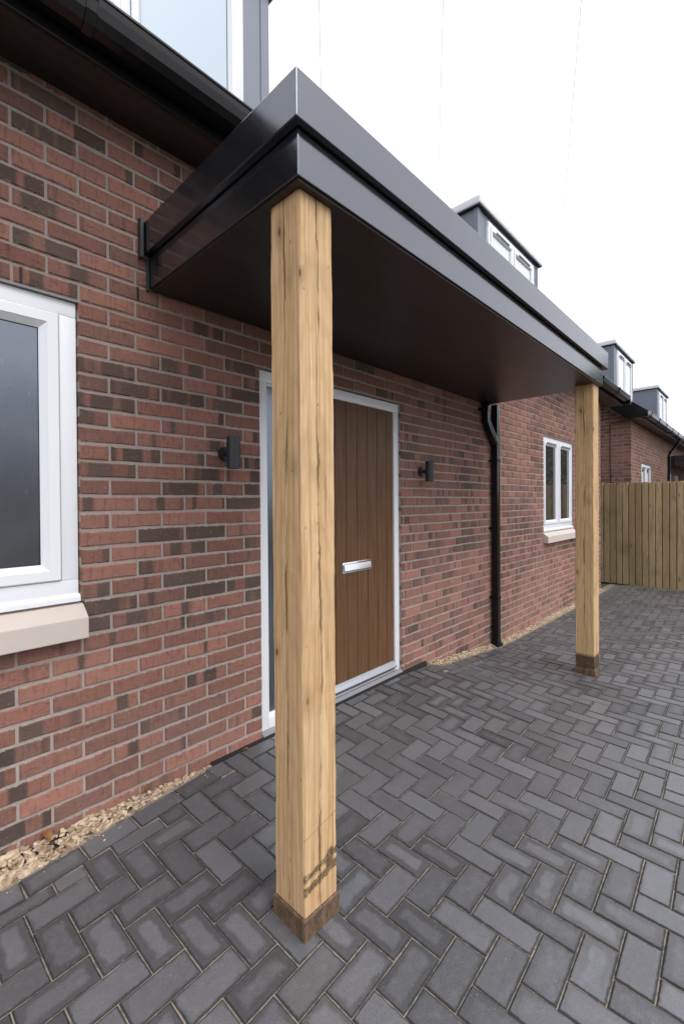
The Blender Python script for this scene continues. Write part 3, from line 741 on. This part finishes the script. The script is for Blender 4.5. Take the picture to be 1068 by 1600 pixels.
# ---- entrance door set
dx0, dx1, dz0, dz1 = D1[0]+.004, D1[1]-.004, -1.335, D1[3]-.012
YD = WY+.022
df = MB(); fw = .066; mx0, mx1 = 1.90, 1.975
df.box(dx0, dx1, YD, YD+.07, dz1-fw, dz1); df.box(dx0, dx0+.058, YD+.0005, YD+.07, dz0, dz1-fw); df.box(dx1-.058, dx1, YD+.0005, YD+.07, dz0, dz1-fw); df.box(mx0, mx1, YD+.0007, YD+.07, dz0, dz1-fw); df.box(dx0+.058, mx0, YD+.001, YD+.07, dz0, dz0+.075)
door = part('door', df, M['pvc'], hs1, bevel=.004, seg=2, smooth=True); door['label'] = 'brown boarded front door in a white frame with frosted side glass'
bd = MB(); a, b, c, d = dx0+.058, mx0, dz0+.075, dz1-fw; bw = .014
for (p, q, r_, s_) in ((a, b, d-bw, d), (a, b, c, c+bw), (a, a+bw, c+bw, d-bw), (b-bw, b, c+bw, d-bw)): bd.box(p, q, YD+.012, YD+.05, r_, s_)
part('bead', bd, M['pvc'], door, bevel=.003)
gk = MB(); gk.box(a+bw, b-bw, YD+.0265, YD+.034, c+bw, d-bw); part('pane', gk, M['frost_side'], door)
lx0, lx1, lz0, lz1 = mx1+.004, dx1-.062, -1.262, dz1-fw-.004
core = MB(); core.box(lx0, lx1, YD+.0225, YD+.062, lz0, lz1); part('door_leaf', core, M['door'], door)
gr = [lx0]
x = 2.843-.001
edges = [lx0, 2.066, 2.178, 2.291, 2.402, 2.516, 2.629, 2.741, lx1]
for i in range(len(edges)-1):
    p, q = edges[i], edges[i+1]; pb = MB(); g_ = .0035 if i else 0; g2_ = .0035 if i < len(edges)-2 else 0
    pb.prism([(p+g_*.3, YD+.0225), (p+g_*.3, YD+.0185), (p+g_, YD+.0135), (q-g2_, YD+.0135), (q-g2_*.3, YD+.0185), (q-g2_*.3, YD+.0225)], lz0, lz1, 'z'); part('plank', pb, M['door'], door)
jt = MB(); jt.box(lx1+.0005, lx1+.0045, YD+.018, YD+.05, lz0-.05, lz1); jt.box(lx0, lx1, YD+.018, YD+.05, lz1+.0003, lz1+.0038); part('gasket', jt, M['gasket'], door)
lp = MB(); L0, L1, Z0, Z1 = 2.236, 2.548, -.500, -.424; yl = YD+.0135
lp.box(L0, L1, yl-.008, yl, Z0, Z1); plate = part('letter_plate', lp, M['chrome'], door, bevel=.004, seg=2, smooth=True)
lf = MB(); lf.prism([(yl-.0085, Z0+.010), (yl-.017, Z0+.012), (yl-.020, Z0+.02), (yl-.013, Z1-.014), (yl-.0085, Z1-.012)], L0+.014, L1-.014); part('letter_flap', lf, M['chrome'], door)
wb = MB(); wb.prism([(YD+.022, -1.292), (YD-.018, -1.296), (YD-.020, -1.286), (YD-.002, -1.264), (YD+.0125, -1.250), (YD+.022, -1.250)], lx0, lx1); part('weather_bar', wb, M['alu'], door, bevel=.0015)
th = MB(); th.prism([(YD+.06, -1.325), (YD-.012, -1.325), (YD-.012, -1.317), (YD+.004, -1.303), (YD+.06, -1.303)], mx1+.001, dx1-.059); part('threshold', th, M['alu'], door, bevel=.0015)
ts = MB(); ts.prism([(YD+.07, -1.352), (YD-.030, -1.352), (YD-.030, -1.342), (YD-.006, -1.3265), (YD+.07, -1.3265)], D1[0]+.002, D1[1]-.002); part('threshold_sill', ts, M['greysill'], door, bevel=.002)
dg = MB(); dg.box(1.2, 3.2, 2.062, 2.089, -1.42, -1.3465); part('drain_slot', dg, M['dark'], hs1)

# ---- porch canopy
can = thing('porch_canopy', 'long dark grey flat porch canopy carried on two oak posts over the brown door', 'canopy', (2.65, 1.55, 1.0), 'flat porch canopies')
up = MB(); up.box(.877, 4.47, 1.005, 2.0905-.003, 1.146, 1.290); uo = part('upper_fascia', up, M['canopy'], can, bevel=.003, seg=2)
rp_ = MB(); rp_.box(.905, 4.44, 1.035, 2.086, 1.2903, 1.296); part('roof_membrane', rp_, M['lead'], can)
lo = MB(); lo.box(.906, 4.407, 1.033, 2.0872, 1.0005, 1.139); part('lower_fascia', lo, M['canopy'], can, bevel=.003, seg=2)
mid = MB(); mid.box(.930, 4.38, 1.057, 2.086, 1.136, 1.148); part('shadow_gap', mid, M['gasket'], can)
sf = MB(); sf.box(.916, 4.397, 1.043, 2.0868, .992, 1.0003); part('soffit_board', sf, M['soffit'], can)
fl = MB(); fl.box(.856, .872, 2.058, 2.0885, 1.122, 1.302); fl.box(.8905, .9045, 2.075, 2.0885, .985, 1.135); part('flashing', fl, M['lead'], can, bevel=.002)

# ---- oak posts
def post(x, y, zb, ztop, mat, label):
    t = thing('oak_post', label, 'post', (x+.074, y+.074, zb), 'oak porch posts')
    b_ = MB(); rk = random.Random(int(x*1000)); n = 70; rings = []; ch = [.004]*4
    for i in range(n+1):
        z = zb+.072+(ztop-zb-.072)*i/n; ch = [min(.0075, max(.002, c_+rk.gauss(0, .0008))) for c_ in ch]; w_ = .149; e = lambda: rk.gauss(0, .00035)
        q = [(ch[0], 0), (w_-ch[1], 0), (w_, ch[1]), (w_, w_-ch[2]), (w_-ch[2], w_), (ch[3], w_), (0, w_-ch[3]), (0, ch[0])]
        rings += [(x+a+e(), y+c_+e(), z) for a, c_ in q]
    b_.add(rings, [tuple(range(7, -1, -1)), tuple(n*8+k for k in range(8))]+[(i*8+k, i*8+(k+1) % 8, i*8+8+(k+1) % 8, i*8+8+k) for i in range(n) for k in range(8)])
    po = part('shaft', b_, mat, t)
    p_ = MB(); p_.prism([(0, 0)]*0 or [(x-.007, y-.007), (x+.156, y-.007), (x+.156, y+.156), (x-.007, y+.156)], zb-.03, zb+.070, 'z')
    part('base_block', p_, M['plinth'], t, bevel=.004)
    return t
post(.941, 1.068, -1.405, .9915, M['oak'], 'near square oak post with long splits and black strap marks near its foot')
post(4.240, 1.064, -1.527, .9915, M['oak_far'], 'far oak post with dark dirt around its foot, at the fence end of the porch')

# ---- wall lights
def wall_light(xc, zc, label):
    t = thing('wall_light', label, 'wall light', (xc, WY, zc), 'cylinder lights beside the door')
    b_ = MB(); b_.tube([(xc, 1.999, zc-.082), (xc, 1.999, zc+.082)], .034, 28); sh = part('lamp_body', b_, M['lamp'], t, smooth=True)
    r_ = MB(); r_.tube([(xc, 1.999, zc+.0825), (xc, 1.999, zc+.0795)], .030, 24); r_.tube([(xc, 1.999, zc-.0825), (xc, 1.999, zc-.0795)], .030, 24); part('lens', r_, M['gasket'], t)
    d_ = MB(); d_.tube([(xc, WY-.004, zc), (xc, WY-.026, zc)], .038, 24, rads=[.038, .036]); part('wall_plate', d_, M['lamp'], t, smooth=True)
    n_ = MB(); n_.tube([(xc, WY-.022, zc), (xc, 2.020, zc)], .014, 14); part('arm', n_, M['lamp'], t, smooth=True)
wall_light(1.296, .258, 'dark grey cylinder wall light between the frosted window and the door')
wall_light(3.155, .245, 'dark grey cylinder wall light between the door and the black downpipe')

# ---- downpipe
def downpipe(label, x, zb, branch=True, ztop=.992):
    t = thing('downpipe', label, 'downpipe', (x+.0325, 2.04, zb), 'black square downpipes')
    pc = (x+.0325)
    p_ = MB(); p_.sweep_rect([(pc, 2.0405, zb+.05), (pc, 2.0405, ztop)], .0325, .0325); part('pipe', p_, M['black'], t, bevel=.004, seg=2, smooth=True)
    if branch:
        q_ = MB(); q_.sweep_rect([(pc-.22, 2.037, ztop-.001), (pc-.22, 2.037, .800), (pc-.02, 2.037, .585)], .0325, .0325); part('branch_pipe', q_, M['black'], t, bevel=.004, seg=2, smooth=True)
        c_ = MB(); c_.box(pc-.256, pc-.184, 2.001, 2.073, .90, .93); part('socket_collar', c_, M['black'], t, bevel=.003)
    for z_ in ((.40, -.30, -1.02) if branch else (.6, -.3)):
        b_ = MB(); b_.box(pc-.036, pc+.036, 2.004, 2.077, z_, z_+.03); b_.box(pc-.066, pc+.066, 2.078, 2.0885, z_+.004, z_+.026); part('pipe_clip', b_, M['black'], t, bevel=.002)
    if branch:
        b_ = MB(); b_.box(pc-.22-.075, pc-.22-.034, 2.070, 2.0885, .905, .930); part('pipe_clip', b_, M['black'], t)
    s_ = MB(); s_.sweep_rect([(pc, 2.0405, zb+.09), (pc, 2.0405, zb+.035), (pc+.075, 2.0405, zb+.008)], .035, .035); part('shoe', s_, M['black'], t, bevel=.003)
    return t
downpipe('black square downpipe with an offset branch under the porch canopy', 4.447, -1.535)

# ------------------------------------------------------------------ gravel and fallen leaves
rg = random.Random(21)
T_ = (1+5**.5)/2
ICO = [Vector(p).normalized() for p in ((-1, T_, 0), (1, T_, 0), (-1, -T_, 0), (1, -T_, 0), (0, -1, T_), (0, 1, T_), (0, -1, -T_), (0, 1, -T_), (T_, 0, -1), (T_, 0, 1), (-T_, 0, -1), (-T_, 0, 1))]
ICF = [(0,11,5),(0,5,1),(0,1,7),(0,7,10),(0,10,11),(1,5,9),(5,11,4),(11,10,2),(10,7,6),(7,1,8),(3,9,4),(3,4,2),(3,2,6),(3,6,8),(3,8,9),(4,9,5),(2,4,11),(6,2,10),(8,6,7),(9,8,1)]
def pebble(mb, c, s):
    sc = Vector((s*rg.uniform(.7, 1.25), s*rg.uniform(.5, .9), s*rg.uniform(.3, .6)))
    rot = Matrix.Rotation(rg.uniform(0, 6.3), 3, 'Z') @ Matrix.Rotation(rg.uniform(-.6, .6), 3, 'X') @ Matrix.Rotation(rg.uniform(-.6, .6), 3, 'Y')
    mb.add([Vector(c)+rot @ Vector((p.x*sc.x*rg.uniform(.8, 1.15), p.y*sc.y*rg.uniform(.8, 1.15), p.z*sc.z*rg.uniform(.8, 1.15))) for p in ICO], ICF)
def wall_top(x): return float(np.interp(x, [-.6, .3, .6, 1.2, 1.3, 3.2, 3.4, 4.7, 7.3, 8.8], [-1.325, -1.318, -1.318, -1.350, -1.36, -1.362, -1.378, -1.512, -1.532, -1.525]))
def edge_y(x): return float(np.interp(x, [-.6, .35, 1.22, 1.26, 3.2, 3.4, 8.8], [1.994, 1.994, 2.058, 2.066, 2.05, 1.992, 1.992]))
gv = MB(); gb = MB()
for x0, x1, n, s0, s1 in ((-.9, 1.26, 1700, .011, .023), (3.24, 8.7, 3800, .009, .016)):
    xs_ = np.linspace(x0, x1, 60)
    gb.add([(x, y, z) for x in xs_ for y, z in ((edge_y(x)-.004, gz(x, 1.99)-.034), (WY+.003, wall_top(x)-.034))], [(2*i, 2*i+1, 2*i+3, 2*i+2) for i in range(59)])
    for _ in range(n):
        x = x0+(x1-x0)*rg.random()**(.72 if x0 < 0 else 1); t = rg.random(); ye = edge_y(x); s = rg.uniform(s0, s1)*(1 if x > 2 else float(np.interp(x, [.3, 1.2], [1, .55])))
        y = ye+s*.6+(WY-ye-s*1.2)*t; z = (gz(x, 1.99)-.006)*(1-t)+wall_top(x)*t
        pebble(gv, (x, min(y, WY-.003), z-.010+rg.uniform(-.006, .004)), s)
    for _ in range(40 if x0 < 0 else 160):       # strays on the paving
        x = rg.uniform(x0, x1); y = edge_y(x)-abs(rg.gauss(0, .03)); pebble(gv, (x, y, gz(x, y)+.002), rg.uniform(.003, .006))
grv = solo('gravel', gv, M['stone'], 'buff gravel strip along the foot of the brick wall', kind='stuff')
part('gravel_bed', gb, M['dark_bed'], grv)  # dark bed colour fills the gaps between the stones

def leaf(x, y, z, s, rz, tilt, label):
    pr = [(0, 0), (.18, .20), (.45, .30), (.75, .22), (1, 0), (.75, -.22), (.45, -.30), (.18, -.20)]
    mb = MB(); R3 = Matrix.Rotation(rz, 3, 'Z') @ Matrix.Rotation(tilt, 3, 'Y')
    top = [R3 @ Vector((a*s, b*s, (.35*abs(b)+.12*math.sin(a*5))*s)) for a, b in pr]; mid_ = [R3 @ Vector((a*s, 0, .12*math.sin(a*5)*s)) for a in (.18, .45, .75)]
    P = [Vector((x, y, z))+p for p in top+mid_]
    f_ = [(0, 8, 1), (8, 9, 2, 1), (9, 10, 3, 2), (10, 4, 3), (0, 7, 8), (8, 7, 6, 9), (9, 6, 5, 10), (10, 5, 4)]
    n = len(P); mb.add(P+[p-Vector((0, 0, .0012)) for p in P], f_+[tuple(i+n for i in reversed(q)) for q in f_])
    mb.tube([Vector((x, y, z)), Vector((x, y, z))+R3 @ Vector((-.35*s, .03*s, .02*s))], .0008, 5)
    solo('fallen_leaf', mb, M['leafdry'], label, 'leaf', 'fallen leaves by the wall')
leaf(.475, 2.045, -1.325, .055, 1.9, -.55, 'upright brown leaf stuck in the gravel under the frosted window')
leaf(.835, 2.050, -1.318, .045, .6, -.2, 'rust coloured curled leaf lying midway along the near gravel')
leaf(1.40, 2.035, -1.338, .035, 2.4, .1, 'small dry leaf on the paving at the left foot of the door frame')
leaf(2.52, 1.985, -1.340, .030, 1.0, .1, 'tiny tan leaf on the paving below the door threshold')

# ------------------------------------------------------------------ fence
XF = 9.5
fen = thing('fence', 'brown vertical board fence closing the gap between the two brick houses', 'fence', (XF, 0, -1.56))
rf_ = random.Random(3)
bme = []
for v in range(5):
    b_ = MB(); b_.prism([(.034, -.060), (-.030, -.060), (-.031, -.056), (-.018, .024), (.030, .0265), (.030, .062), (.0345, .062)], -.93, .93, 'z')
    bme.append(b_.mesh('board', M['fence'], bevel=.0015))
y = 3.3; i = 0
while y > -4.2:
    o_ = inst('board', rf_.choice(bme), fen, (XF+rf_.uniform(-.002, .002), y, -.62+rf_.uniform(-.006, .006)), Matrix.Rotation(rf_.uniform(-.004, .004), 3, 'X')); y -= .101+rf_.uniform(-.003, .003)
for z_ in (.10, -.62, -1.38):
    b_ = MB(); b_.box(XF+.037, XF+.082, -4.2, 3.3, z_-.04, z_+.04); part('rail', b_, M['fence'], fen)
for y_ in (3.1, .3, -2.4):
    b_ = MB(); b_.box(XF+.083, XF+.18, y_-.048, y_+.048, -1.75, .24); part('fence_post', b_, M['fence'], fen)

# ------------------------------------------------------------------ second bungalow
X2 = 11.175
W3 = (12.28, 13.52, zl(16), zl(-1)); S3 = (12.26, 13.54, zl(18), zl(16)); D3 = (17.4, 18.6, -1.36, zl(0))
hs2, wall2 = build_house(16, X2, 23, [W3, S3, D3], 'next brick bungalow beyond the board fence, seen corner on', True)
fr2 = lambda x, z: ((x, WY, z), Matrix.Identity(3))
bl2 = lay_bricks(X2, 23, -13, 31, [W3, S3, D3])
ROTS = Matrix.Rotation(R_(-90), 3, 'Z')
frs = lambda x, z: ((X2-.0065, x, z), ROTS)
# side wall: rows of bricks turned the corner
side = [b_ for b_ in lay_bricks(WY, 6.5, -42, 31, []) if b_[1] < 1.78+max(0, b_[0]-b_[2]/2-2.09)*math.tan(R_(39))]
place_bricks(side, wall2, frs, 300, 8)
r2 = MB()
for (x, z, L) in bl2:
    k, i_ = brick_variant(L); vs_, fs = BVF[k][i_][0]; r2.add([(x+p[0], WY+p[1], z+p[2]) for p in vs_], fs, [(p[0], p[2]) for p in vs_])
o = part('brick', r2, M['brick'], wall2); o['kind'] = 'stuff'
eaves(hs2, 10.86, 23.2)
for xa, lab in ((11.42, 'grey dormer nearest the gable of the second house'), (16.85, 'grey dormer farthest along the row')):
    dd = dormer(hs2, xa, xa+1.93, M['blind_sky'], lab); reparent_flat(dd)
window(hs2, W3[0]+.004, W3[1]-.004, W3[2]+.03, W3[3]-.008, WY+.020, M['glass'], 2, fw=.058, sash=.055)
st = MB(); st.prism([(2.030, S3[2]+.004), (2.13, S3[2]+.004), (2.13, S3[3]-.004), (2.030, S3[2]+.090)], S3[0], S3[1]); part('stone_sill', st, M['sill'], hs2)
d2 = MB(); d2.box(D3[0], D3[1], WY+.03, WY+.08, D3[2], D3[3]); part('door', d2, M['door'], hs2)
dup(can, (15.5, 0, 0), 'small dark porch canopy on the second house, at the right edge above the fence')
t = downpipe('black downpipe with a bent swan neck on the second house, above the fence', 15.9, -1.535, False, 1.28)
nk = MB(); nk.tube([(15.93, 2.0405, 1.26), (15.93, 2.02, 1.36), (15.93, 1.84, 1.60), (15.93, 1.79, 1.73)], .034, 10); part('swan_neck', nk, M['black'], t, smooth=True)

cb = MB(); pts = [(X2-.02, 2.475+.02*math.sin(i*.7)*(i/12), 1.69-i*.2) for i in range(13)]
cb.tube(pts, .008, 6); cb.tube([(X2-.02, 2.475, 1.69), (X2-.02, 2.40, 1.675), (X2-.02, 2.2, 1.68)], .008, 6)
solo('cable', cb, M['cable'], 'loose black cable hanging down the side wall of the second house', 'cable', smooth=True)

# ------------------------------------------------------------------ overhead telephone wires, fanning out from a pole behind the viewer
P = _r*(-.13)+_u*7.0+_f*(-1.6)
def line_u(a, b, v): return a[0]+(b[0]-a[0])*(v-a[1])/(b[1]-a[1])
for a, b, ye, lab in (((500, 0), (502, 110), 5.2, 'thin grey overhead wire crossing the sky above the near canopy corner'),
                      ((689, 0), (683, 300), 5.2, 'thin grey overhead wire crossing the sky left of the dormer behind the porch'),
                      ((911, 0), (870, 460), 5.0, 'thin grey overhead wire slanting down the sky right of the porch dormer')):
    ze = 1.836+(ye-1.8)*math.tan(R_(39))+.05; lo_, hi_ = 0.5, 40
    for _ in range(60):
        xm = (lo_+hi_)/2; q = proj((xm, ye, ze))
        if q[0] < line_u(a, b, q[1]): lo_ = xm
        else: hi_ = xm
    E = Vector((lo_, ye, ze)); mb = MB(); mb.tube([P.lerp(E, k/24) for k in range(25)], .003, 6)
    solo('overhead_wire', mb, M['wire'], lab, 'wire', 'telephone wires against the sky', smooth=True)

# ------------------------------------------------------------------ trees across the road (seen in the window glass)
rt = random.Random(17)
def tree_mesh():
    tk = MB(); tk.tube([(0, 0, -.2), (.05, 0, 1), (0, .06, 2.4), (.05, 0, 4.2), (0, 0, 6)], .2, 9, rads=[.24, .2, .16, .1, .03])
    for k in range(9):
        a = k*2.4; z = 1.6+k*.42; L = 1.9-.1*k
        tk.tube([(0, 0, z), (math.cos(a)*L*.5, math.sin(a)*L*.5, z+.5), (math.cos(a)*L, math.sin(a)*L, z+1.1)], .05, 6, rads=[.07, .045, .012])
    cr = MB(); clumps = []
    for _ in range(60):
        a, z = rt.uniform(0, 6.3), rt.uniform(1.3, 7.0); rr = 2.3*math.sin(min(1, (z-.7)/6.6)*math.pi)**.6*rt.uniform(.35, 1.0); clumps.append((Vector((math.cos(a)*rr, math.sin(a)*rr, z)), rt.uniform(.35, .75)))
    for c, s in clumps:
        for _ in range(60):
            d = Vector((rt.gauss(0, 1), rt.gauss(0, 1), rt.gauss(0, .8))); d = d.normalized()*s*rt.random()**.4; q = c+d
            a = Vector((rt.gauss(0, 1), rt.gauss(0, 1), rt.gauss(0, 1))).normalized(); b = a.cross(Vector((rt.gauss(0, 1), rt.gauss(0, 1), rt.gauss(0, 1)))).normalized(); l = rt.uniform(.07, .15)
            cr.add([q-a*l, q+b*l*.55, q+a*l, q-b*l*.55], [(0, 1, 2, 3)])
    return tk, cr
tk, cr = tree_mesh()
tm, cm = tk.mesh('trunk', M['bark'], smooth=True), cr.mesh('crown', M['leaves'])
for i, (x, y, s, lab) in enumerate(((-6, -13, .8, 'broad leafy tree farthest left across from the house'), (-1.5, -15, .95, 'tall leafy tree straight across from the frosted window'), (3.2, -13.5, .8, 'leafy tree across from the front door'),
                        (8.0, -14.5, .9, 'leafy tree across from the black downpipe'), (14, -1.3, .75, 'leafy tree just beyond the fence, nearest of those in line with it'), (18.5, -2.6, .85, 'leafy tree beyond the fence, mirrored in the far casement'), (23.5, -4.2, 1.0, 'leafy tree farthest beyond the fence in front of the second house'))):
    t = thing('tree', lab, 'tree', (x, y, -1.75), 'trees across from the houses'); t.scale = (s*1.15, s*1.15, s); t.rotation_euler = (0, 0, i*1.3)
    for nm_, me in (('trunk', tm), ('crown', cm)):
        c_ = bpy.data.objects.new(nm_, me); COL.objects.link(c_); c_.parent = t
